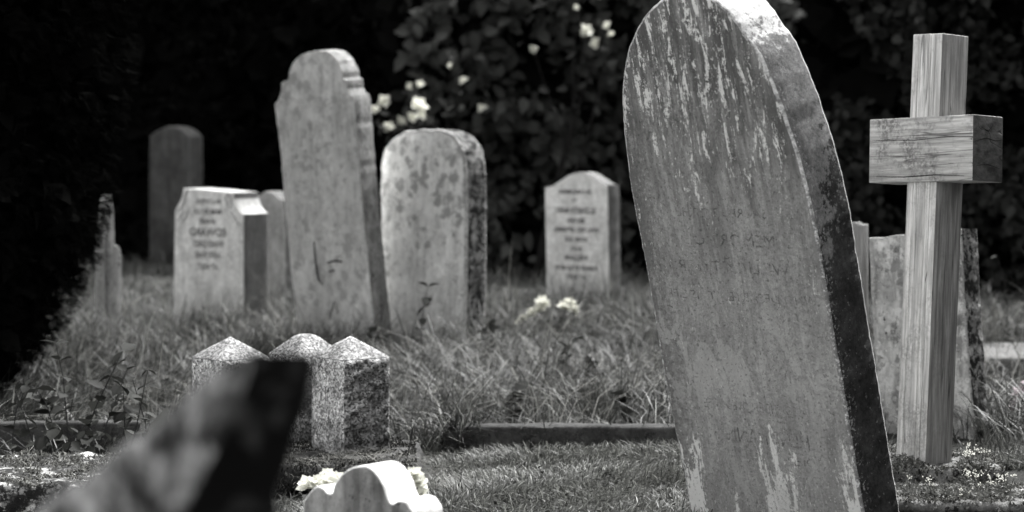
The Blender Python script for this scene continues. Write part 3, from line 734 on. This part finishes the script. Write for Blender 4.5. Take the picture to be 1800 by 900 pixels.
bouquet('small white flowers in the shade beside the ledger slab', ground_at(1715, 8.9), [((0, 0, .05), .022), ((.03, 0, .055), .022), ((.06, .01, .05), .02)], M_blossom, 5)
def stonecrop(px, py, d, label, k, w=.07):
    root = empty('stonecrop_plant', at(px, py, d)); tag(root, label, 'plant', 'stonecrop on the mossy plinth')
    n = 420; P = np.stack([rng.normal(0, w*.5, n), rng.normal(0, .03, n), np.zeros(n)], 1); P[:, 2] = rng.uniform(-.01, .034, n)*np.exp(-(P[:, 0]/(w*.9))**2)
    stamp('foliage', LEAF_V, LEAF_F, P, frames(sphere_dirs(n)*[1, 1, .6]+[0, 0, .5], sphere_dirs(n)), np.tile([[.007, .011, .011]], (n, 1)), M_stonecrop, root)
    for i in range(k):
        x = random.gauss(0, w*.55); y = random.gauss(0, .02); z = random.uniform(.03, .062)
        Q = np.array([[x, y, z]])+rng.normal(0, .004, (9, 3))
        hd = stamp('flower_head', LEAF_V, LEAF_F, Q, frames(sphere_dirs(9)+[0, 0, .6], sphere_dirs(9)), np.full((9, 3), .0052), M_petal, root)
        bm = bmesh.new(); tube(bm, [(x*.7, y, 0), (x*.85, y, z*.6), (x, y, z)], [.0009]*3, 4); bm_obj('stem', bm, M_weed, hd)
stonecrop(1712, 822, 6.84, 'white flowering stonecrop on the right corner of the plinth top', 12, .05)
stonecrop(1700, 862, 6.75, 'white flowering stonecrop hanging on the plinth front', 9, .06)
stonecrop(1755, 870, 6.6, 'white flowering stonecrop at the right end of the lower step', 9, .06)
stonecrop(1640, 876, 6.55, 'stonecrop cushion on the lower step next to the leaning stone', 2, .08)

stonecrop(1600, 872, 6.62, 'dense stonecrop mound half hidden by the edge of the leaning stone', 1, .09)
stonecrop(1680, 880, 6.56, 'dense stonecrop mound in the middle of the lower step', 2, .10)
stonecrop(1725, 884, 6.52, 'dense stonecrop mound near the right end of the lower step', 3, .10)
stonecrop(1590, 822, 6.84, 'mossy stonecrop cushion on the left corner of the plinth top', 0, .06)
# ------------------------------------------------------------------ grass
def scatter(n, ymin, ymax, pad=.8, edge=0.):
    """points in the ground wedge the camera looks over, plus a margin to each side"""
    y = np.sqrt(rng.uniform(ymin**2, ymax**2, n)); x = rng.uniform(-1, 1, n)*(y*.2126+pad)
    return np.stack([x, y], 1)
def nz(P, s, o): return np.array([mn.noise((a*s, b*s, o)) for a, b in P])
def grass(name, n, y0, y1, hr, bend, wd, mat, cl=1.6, thr=-.25, pad=.8, mul=None):
    P = scatter(n, y0, y1, pad); c = nz(P, cl, 11)
    ok = c+rng.normal(0, .12, n) > thr
    if mul is not None: ok &= mul(P)
    P = P[ok]; c = c[ok]; N = len(P)
    h = rng.uniform(*hr, N)*(1+.9*np.clip(c, -.5, .7))
    pos = np.concatenate([P, gza(P)[:, None]-.005], 1)
    # tufts lean together
    azz = nz(P, 2.2, 4)*6.5+rng.normal(0, .9, N)
    return tag(blades(name, pos, h, rng.uniform(*bend, N), rng.uniform(*wd, N), mat, az=azz), kind='stuff')
def not_kerb(P):
    x, y = P[:, 0], P[:, 1]
    return ~((x > -.96) & (x < -.24) & (y > 6.73) & (y < 7.42)) & ~((x < -.9) & (y > 6.28) & (y < 6.98)) & ~((x > .95) & (x < 1.55) & (y > 6.35) & (y < 7.22)) & ~((x > -.2) & (y > 7.685) & (y < 7.82))
grass('short_grass', 100000, 5.2, 7.75, (.018, .055), (.3, 1.5), (.0025, .005), M_short, 3, -.6, .9, not_kerb)
grass('meadow_grass', 62000, 7.82, 13.5, (.10, .25), (.4, 1.6), (.003, .006), M_grass, 1.9, -.08, 1.5, lambda P: ~((P[:, 0] > -.3) & (P[:, 0] < .9) & (P[:, 1] < 7.9)))
grass('rough_grass', 28000, 7.75, 13.5, (.04, .12), (.3, 1.6), (.003, .006), M_grass, 2.5, -.6, 1.5)
grass('shaded_grass', 19000, 13.5, 21, (.05, .16), (.3, 1.4), (.005, .009), M_grass, 1.2, -.25, 1.6)
grass('tall_grass', 9000, 6.95, 8.9, (.12, .28), (.3, 1.2), (.003, .006), M_grass, 2, -.3, 1.4, lambda P: (P[:, 0] > 1.42) & not_kerb(P))
def foot(P):
    ok = np.zeros(len(P), bool)
    for x, y, rx, ry in ((-.78, 10.75, .38, .28), (-.40, 10.65, .35, .25), (-1.62, 12.2, .4, .25), (.36, 13.2, .35, .25), (.2, 10.2, .5, .35), (-.1, 9.3, .35, .3), (.65, 9.7, .3, .3), (-1.9, 11.0, .3, .3), (-1.35, 9.6, .4, .3)):
        ok |= ((P[:, 0]-x)/rx)**2+((P[:, 1]-y)/ry)**2 < rng.uniform(.2, 1, len(P))
    return ok
grass('tussock_grass', 26000, 8.9, 13.5, (.16, .34), (.4, 1.9), (.003, .006), M_grass, 3, -.3, .3, foot)
grass('weedy_grass', 7000, 7.0, 9.2, (.08, .2), (.3, 1.4), (.003, .006), M_grass, 2, -.3, .3, lambda P: (P[:, 0] < -.85) & not_kerb(P))
grass('arching_grass', 2600, 7.9, 12.5, (.22, .40), (1.2, 2.6), (.0025, .0045), M_straw, 1.4, -.1, .5)
grass('grass_stalks', 1100, 7.9, 13, (.25, .42), (.1, .7), (.002, .0035), M_straw, 1.4, -.1, .5)
def overhang():
    n = 420; X = np.where(rng.random(n) < .6, rng.normal(-.20, .11, n), rng.uniform(-.3, .85, n)); P = np.stack([X, rng.uniform(7.70, 7.95, n)], 1)
    c = nz(P, 6, 2); P = P[(c > .15) | (P[:, 0] < -.1)]; N = len(P)
    pos = np.concatenate([P, gza(P)[:, None]+np.where((P[:, 1:] > 7.72) & (P[:, 1:] < 7.84) & (P[:, :1] > -.22), .055, 0)], 1)
    h = rng.uniform(.06, .14, N)+np.where(P[:, 0] < -.1, rng.uniform(0, .14, N), 0)
    tag(blades('overhanging_grass', pos, h, rng.uniform(.4, 1.9, N), rng.uniform(.003, .006, N), M_grass, az=rng.normal(-math.pi/2, 1.2, N)), kind='stuff')
overhang()
# clover and small broad leaves in the cut grass
def clover():
    P = scatter(5000, 5.6, 7.7, .3); P = P[not_kerb(P)]; N = len(P)
    pos = np.concatenate([P, gza(P)[:, None]+rng.uniform(.004, .03, (N, 1))], 1)
    d = sphere_dirs(N); d[:, 2] = abs(d[:, 2])*.4
    sc = rng.uniform(.007, .015, (N, 1))*np.array([[1, 1, 1]])
    tag(stamp('clover', LEAF_V, LEAF_F, pos, frames(d, np.tile([0, 0, 1.], (N, 1))+.5*sphere_dirs(N)), sc, M_weed), kind='stuff')
clover()

# ------------------------------------------------------------------ weeds under the yew and odd stems
def weed(px, d, h, lean, nl, ls, label, pair=True, cat='weed', group='leafy weeds below the yew', seed=0, name='leafy_weed', zb=0., lw=1.):
    r = random.Random(seed); root = empty(name, (ground_at(px, d).x, d, zb)); tag(root, label, cat, group)
    bm = bmesh.new(); pts = [(lean*h*t*t+.01*math.sin(5*t+seed), .01*math.sin(4*t), h*t) for t in (0, .25, .5, .75, 1)]
    tube(bm, pts, [.0026, .0024, .002, .0016, .001], 5); bm_obj('stem', bm, M_stem, root)
    P, D = [], []
    for i in range(nl):
        t = .25+.75*i/max(1, nl-1); k = min(3, int(t*4)); a = np.array(pts[k]); b = np.array(pts[k+1]); p = a+(b-a)*(t*4-k)
        ang = r.uniform(0, 6.28)
        for s in ((0, math.pi) if pair else (0,)):
            P.append(p); D.append((math.cos(ang+s), math.sin(ang+s), r.uniform(-.9, .8)))
    n = len(P); sc = np.array([[ls*r.uniform(.7, 1.15)]*3 for _ in range(n)])*np.array([[lw, 1, 1]])
    if n: stamp('foliage', LEAF_V, LEAF_F, np.array(P), frames(np.array(D), np.tile([0, 0, 1.], (n, 1))+.45*sphere_dirs(n)), sc, M_weed, root)
    return root
wl_list = [(15, 7.0, .24, .2, 5, .05, 'dark stemmed weed at the left edge under the yew'), (70, 7.1, .22, -.3, 5, .06, 'leaning weed before the low dark kerb, second from the left edge'),
           (128, 7.15, .33, -.15, 6, .055, 'tall nettle like weed with paired leaves below the yew tip'), (175, 7.2, .26, .25, 5, .06, 'branching weed in the middle of the weed patch'),
           (225, 7.1, .27, .2, 5, .05, 'weed with round buds right of the weed patch'), (255, 7.25, .24, -.1, 4, .06, 'short weed beside the broad dock leaf'),
           (105, 7.05, .14, .5, 5, .065, 'low broad leaved weed close to the whitened kerb'), (40, 7.05, .13, .6, 5, .07, 'crinkled low weed in the left corner above the kerb'), (190, 7.0, .13, -.5, 5, .06, 'low weed between kerb and blurred stone'), (150, 7.3, .30, .3, 7, .07, 'tall bushy weed behind the branching one'), (95, 7.35, .20, -.2, 7, .07, 'dense leafy weed hiding the low dark kerb'), (210, 7.4, .20, .1, 7, .075, 'wide leaved weed at the right end of the low dark kerb')]
for i, (px, d, h, le, nl, ls, lab) in enumerate(wl_list): weed(px, d, h*1.2, le, nl+1, ls*.8, lab, seed=i+1)
for i, (px, d, h, le, nl, lab) in enumerate([(990, 9.6, .20, .2, 8, 'dark leafy weed in the long grass below the pale flowers'), (1050, 9.3, .16, -.3, 8, 'dark leafy weed in the long grass next to the leaning stone'), (850, 10.4, .22, .1, 8, 'leafy weed at the right foot of the round shouldered headstone'),
        (640, 10.2, .2, .3, 7, 'leafy weed at the foot of the tall leaning headstone'), (900, 8.4, .12, .2, 8, 'low leafy weed behind the middle of the long dark kerb'), (1110, 8.3, .13, -.2, 8, 'low leafy weed behind the kerb close to the leaning stone')]):
    weed(px, d, h, le, nl, .06, lab, group='leafy weeds in the long grass', seed=40+i)
def dock():
    root = empty('dock_plant', ground_at(262, 7.15)); tag(root, 'broad upright dock leaf beside the blurred stone', 'weed', 'leafy weeds below the yew')
    P = np.array([[0, 0, .06], [-.01, .01, .04], [-.03, 0, .04], [.0, .02, .03]]); D = np.array([[.35, -.1, 1], [-.6, 0, .9], [-.9, -.2, .5], [.2, .5, .8]])
    stamp('leaf', LEAF_V, LEAF_F, P, frames(D, np.tile([0, -1., .3], (4, 1))), np.array([[.075, .16, .16], [.05, .12, .12], [.05, .11, .11], [.05, .13, .13]]), leafmat('dock_leaf', .07, .12, (1, 1.02, .96), .5, .2), root)
dock()
def seedhead(px, d, h, lean, label, zb=0.):
    root = empty('plantain_stem', (ground_at(px, d).x, d, zb)); tag(root, label, 'plant')
    bm = bmesh.new(); tube(bm, [(0, 0, 0), (-.006, 0, h*.4), (lean*.5, 0, h*.8)], [.0014]*3, 5); bm_obj('stem', bm, M_stem, root)
    bm = bmesh.new(); tube(bm, [(lean*.5, 0, h*.8), (lean*.75, 0, h*.9), (lean, 0, h)], [.0022, .004, .0018], 7); bm_obj('seed_head', bm, M_stem, root)
seedhead(718, 6.95, .17, .012, 'dark plantain stem with seed head right of the granite posts')
seedhead(697, 7.0, .10, .03, 'short leaning plantain stem beside the granite post')
weed(742, 10.3, .36, .05, 7, .055, 'leafy stalk growing in front of the thick round shouldered headstone', group=None, seed=21, name='leafy_weed', cat='weed')
weed(1776, 10.9, .46, -.14, 3, .05, 'drooping pale stalk at the right edge beyond the mottled headstone', pair=False, group=None, seed=23, lw=.5)

# ------------------------------------------------------------------ trees and hedges
def trunk(root, h, r, lean=0, limbs=6, seed=0, reach=1.0):
    rr = random.Random(seed); bm = bmesh.new()
    pts = [(lean*t*h+.05*math.sin(3*t+seed), .05*math.cos(2*t+seed), h*t-.1) for t in (0, .1, .3, .5, .75, 1)]
    tube(bm, pts, [r*1.5, r*1.1, r, r*.8, r*.5, r*.15], 9)
    tr_ = bm_obj('trunk', bm, M_bark, root)
    for i in range(limbs):
        bm = bmesh.new(); t = .25+.65*i/limbs; z = h*t; a = rr.uniform(0, 6.28); L = reach*rr.uniform(.6, 1)*(1.1-t)
        c = (lean*z, 0, z); tube(bm, [c, (c[0]+math.cos(a)*L*.5, math.sin(a)*L*.5, z+.15*L), (c[0]+math.cos(a)*L, math.sin(a)*L, z+.45*L)], [r*.45, r*.3, r*.08], 6)
        bm_obj('limb', bm, M_bark, tr_)
def shell(n, prof, rin=.75, lump=.12, ls=1.6, seed=0., half=None):
    """points through the outer part of a crown whose radius at height z is prof(z), with lumps and gaps"""
    zs = np.array([p[0] for p in prof]); rs = np.array([p[1] for p in prof])
    z = rng.uniform(zs[0], zs[-1], n*2); rr = np.interp(z, zs, rs); keep = rng.random(len(z)) < rr/rs.max(); z = z[keep][:n]; rr = rr[keep][:n]
    a = rng.uniform(0, 2*np.pi, len(z)) if half is None else rng.uniform(half[0], half[1], len(z))
    lum = np.array([mn.noise((math.cos(q)*ls*1.6+seed, math.sin(q)*ls*1.6, c*ls*1.2)) for q, c in zip(a, z)])
    r = rr*(1+lump*lum*1.5)*(1-(1-rin)*rng.random(len(z))**1.7)
    P = np.stack([np.cos(a)*r, np.sin(a)*r, z], 1)
    return P, np.stack([np.cos(a), np.sin(a), np.zeros_like(a)], 1)
# the yew on the left: drooping crown, wider above
def yew():
    root = empty('yew_tree', (-3.0, 8.8, 0)); tag(root, 'black drooping yew tree filling the upper left corner', 'tree')
    trunk(root, 4.2, .22, 0, 9, 3, 1.3)
    prof = [(.02, 1.08), (.17, 1.25), (.32, 1.38), (.53, 1.47), (.71, 1.53), (.88, 1.58), (1.19, 1.61), (1.5, 1.66), (2.2, 1.75), (3.0, 1.6), (4.0, 1.05), (4.9, .1)]
    P, Nn = shell(90000, [(z, r*.968) for z, r in prof], .88, .02, 3.0)
    d = Nn*.8+sphere_dirs(len(P))*.7+np.array([0, 0, -.45])
    stamp('crown', SPRIG_V, SPRIG_F, P, frames(d, sphere_dirs(len(P))), rng.uniform(.025, .06, (len(P), 1))*np.ones((1, 3)), M_yew, root)
    P, Nn = shell(36000, [(z, r*.91) for z, r in prof], .78, .02, 3.0)
    stamp('inner_foliage', LEAF_V, LEAF_F, P, frames(sphere_dirs(len(P)), Nn+.5*sphere_dirs(len(P))), np.full((len(P), 3), .11), M_dark, root)
yew()
def foliage_tree(name, x, y, prof, n, L, W, mat, label, cat='tree', group=None, h=6, lump=.22, inner=2500, il=.4, seed=0, tr=.16, rin=.7):
    root = empty(name, (x, y, 0)); tag(root, label, cat, group); root.rotation_euler.z = seed
    trunk(root, h, tr, 0, 7, seed, 1.2)
    P, Nn = shell(n, prof, rin, lump, 1.5, seed)
    k = len(P); s = rng.uniform(.7, 1.25, (k, 1))
    stamp('crown', LEAF_V, LEAF_F, P, frames(sphere_dirs(k)+Nn*.35+[0, 0, -.35], Nn+.75*sphere_dirs(k)+[0, 0, .3]), s*np.array([[W, L, L]]), mat, root)
    P, Nn = shell(inner, [(z, r*.72) for z, r in prof], .45, lump, 1.5, seed)
    k = len(P); stamp('inner_foliage', LEAF_V, LEAF_F, P, frames(sphere_dirs(k), Nn+.6*sphere_dirs(k)), np.full((k, 3), il), M_dark, root)
    return root
evp = [(.0, 1.3), (.8, 1.7), (2, 1.9), (3.5, 1.9), (5, 1.6), (6.2, 1.0), (7, .1)]
for i, (x, y, lab) in enumerate([(-6.4, 20.6, 'dark evergreen beyond the yew at the far left'), (-3.9, 21.4, 'dark evergreen behind the narrow shaded headstone'), (-1.7, 21.6, 'dark evergreen behind the tall leaning headstone'),
                                 (.6, 22.0, 'dark evergreen rising behind the leafy hedge'), (2.9, 22.2, 'dark evergreen behind the large leaning headstone'), (5.2, 21.2, 'dark evergreen behind the wooden cross'), (7.4, 19.6, 'dark evergreen at the far right')]):
    foliage_tree('evergreen_tree', x, y, evp, 9000, .17, .09, M_dark, lab, group='evergreens along the churchyard boundary', inner=4200, il=.55, seed=i+1)
for i, (x, y, lab) in enumerate([(6.3, 13.5, 'added unseen evergreen blocking sky light from the right, beside the far hedge'), (5.6, 9.6, 'added unseen evergreen blocking sky light from the right, beyond the ledger slab'), (5.2, 5.8, 'added unseen evergreen blocking sky light from the right, level with the wooden cross'), (5.0, 2.2, 'added unseen evergreen blocking sky light from the right, nearest the camera')]):  # trees out of view, added to dim the stones' right sides
    foliage_tree('evergreen_tree', x, y, [(.0, 1.5), (.8, 1.9), (2, 2.1), (3.5, 1.9), (5, 1.4), (6.2, .8), (7, .1)], 7000, .17, .09, M_dark, lab, group='evergreens along the churchyard boundary', inner=3000, il=.5, seed=i+11)  # these evergreens are added out of view to block sky light
def hedge(name, x0, x1, y, depth, h, n, L, W, mat, label, seed=0, inner=2500, il=.3, top=.25):
    root = empty(name, ((x0+x1)/2, y, 0)); tag(root, label, 'hedge')
    hw = (x1-x0)/2; r = random.Random(seed)
    for i in range(int(hw*4)):
        x = -hw+(i+.5)*.5; z = h*.75; bm = bmesh.new()
        tube(bm, [(x, .1, -.1), (x+r.uniform(-.1, .1), .1, z*.5), (x+r.uniform(-.2, .2), .1, z)], [.035, .025, .008], 6)
        bm_obj('stem', bm, M_bark, root)
    def pts(m, rin, clump=False):
        X = rng.uniform(-hw, hw, m); Z = h*rng.random(m)**.9; yy = depth/2*(1-(1-rin)*rng.random(m)**1.5)*np.where(rng.random(m) < .75, -1, 1)
        lum = np.array([mn.noise((a*1.7+seed, b*1.7, 2)) for a, b in zip(X, Z)]); lum2 = np.array([mn.noise((a*1.1+seed, 9, 2)) for a in X])
        Z = Z*(1+top*lum2); yy = yy*(1+.55*lum)
        if clump:
            g = np.array([mn.noise((a*2.6+seed, b*2.6, c*2.6)) for a, b, c in zip(X, Z, yy)]); k = (g > -.12); X, yy, Z = X[k], yy[k], Z[k]; m = len(X)
        P = np.stack([X, yy, Z], 1); N_ = np.stack([np.zeros(m), np.sign(yy), np.full(m, .25)], 1)
        return P, N_
    P, Nn = pts(n, .35, True); k = len(P)
    stamp('foliage', LEAF_V, LEAF_F, P, frames(sphere_dirs(k)*.9+[0, -.15, -.45], Nn+.7*sphere_dirs(k)), rng.uniform(.65, 1.2, (k, 1))*np.array([[W, L, L]]), mat, root)
    P, Nn = pts(inner, .0); P[:, 1] *= .5; k = len(P)
    stamp('inner_foliage', LEAF_V, LEAF_F, P, frames(sphere_dirs(k), Nn+.5*sphere_dirs(k)), np.full((k, 3), il), M_dark, root)
    return root
hl = hedge('laurel_hedge', -.75, 2.3, 17.6, 1.3, 2.1, 6500, .13, .10, M_laurel, 'broad leaved hedge behind the lettered grey headstone', 3, top=.5)
hi = hedge('ivy_hedge', 2.0, 4.8, 15.4, 1.2, 2.5, 20000, .085, .07, M_ivy, 'dark fine leaved hedge behind the wooden cross', 5)
hedge('yew_hedge', -6.8, -.7, 19.4, 1.0, 2.4, 14000, .10, .04, M_dark, 'black clipped hedge in deep shade behind the left headstones', 7)
# pale blossoms of a climbing shrub in front of the broad leaved hedge
def blossom_shrub():
    d0 = 16.5; root = empty('flowering_shrub', ground_at(880, d0)); tag(root, 'straggling shrub with scattered cream blossoms before the dark trees', 'shrub')
    spots = [(733, 186, 19), (744, 198, 15), (726, 204, 12), (672, 178, 14), (660, 192, 10), (703, 215, 14), (684, 224, 12), (750, 211, 10), (792, 116, 7), (815, 142, 9), (848, 190, 9), (722, 152, 9), (738, 149, 9),
             (1030, 54, 15), (1048, 76, 13), (1068, 46, 9), (1074, 61, 8), (938, 85, 9), (1012, 13, 7)]
    base = root.location; r = random.Random(4); P = []; D = []
    for px, py, rad in spots:
        c = at(px, py, d0+r.uniform(-.2, .2))-base
        if px < 1400:
            bx = -.35 if px < 880 else .45
            mid = (bx*.7+c.x*.3+r.uniform(-.1, .1), .1, c.z*.55)
            bm = bmesh.new(); tube(bm, [(bx*.5, .1, 0), mid, (c.x, c.y+.03, c.z-.02)], [.014, .008, .003], 5)
            for t in np.linspace(.1, 1, 7):
                q = Vector(mid).lerp(c, t); P.append((q.x+r.uniform(-.08, .08), q.y+r.uniform(-.05, .1), q.z+r.uniform(-.08, .08)))
            b = bloom('blossom', root, c, rad*.0039*1.1, M_blossom, 6, (r.uniform(-1, 1), -.6, r.uniform(-.2, .8)))
            bm_obj('stem', bm, M_bark, b)
    P = np.array(P); n = len(P)
    stamp('foliage', LEAF_V, LEAF_F, P, frames(sphere_dirs(n), sphere_dirs(n)), np.tile([[.06, .09, .09]], (n, 1)), M_laurel, root)
blossom_shrub()
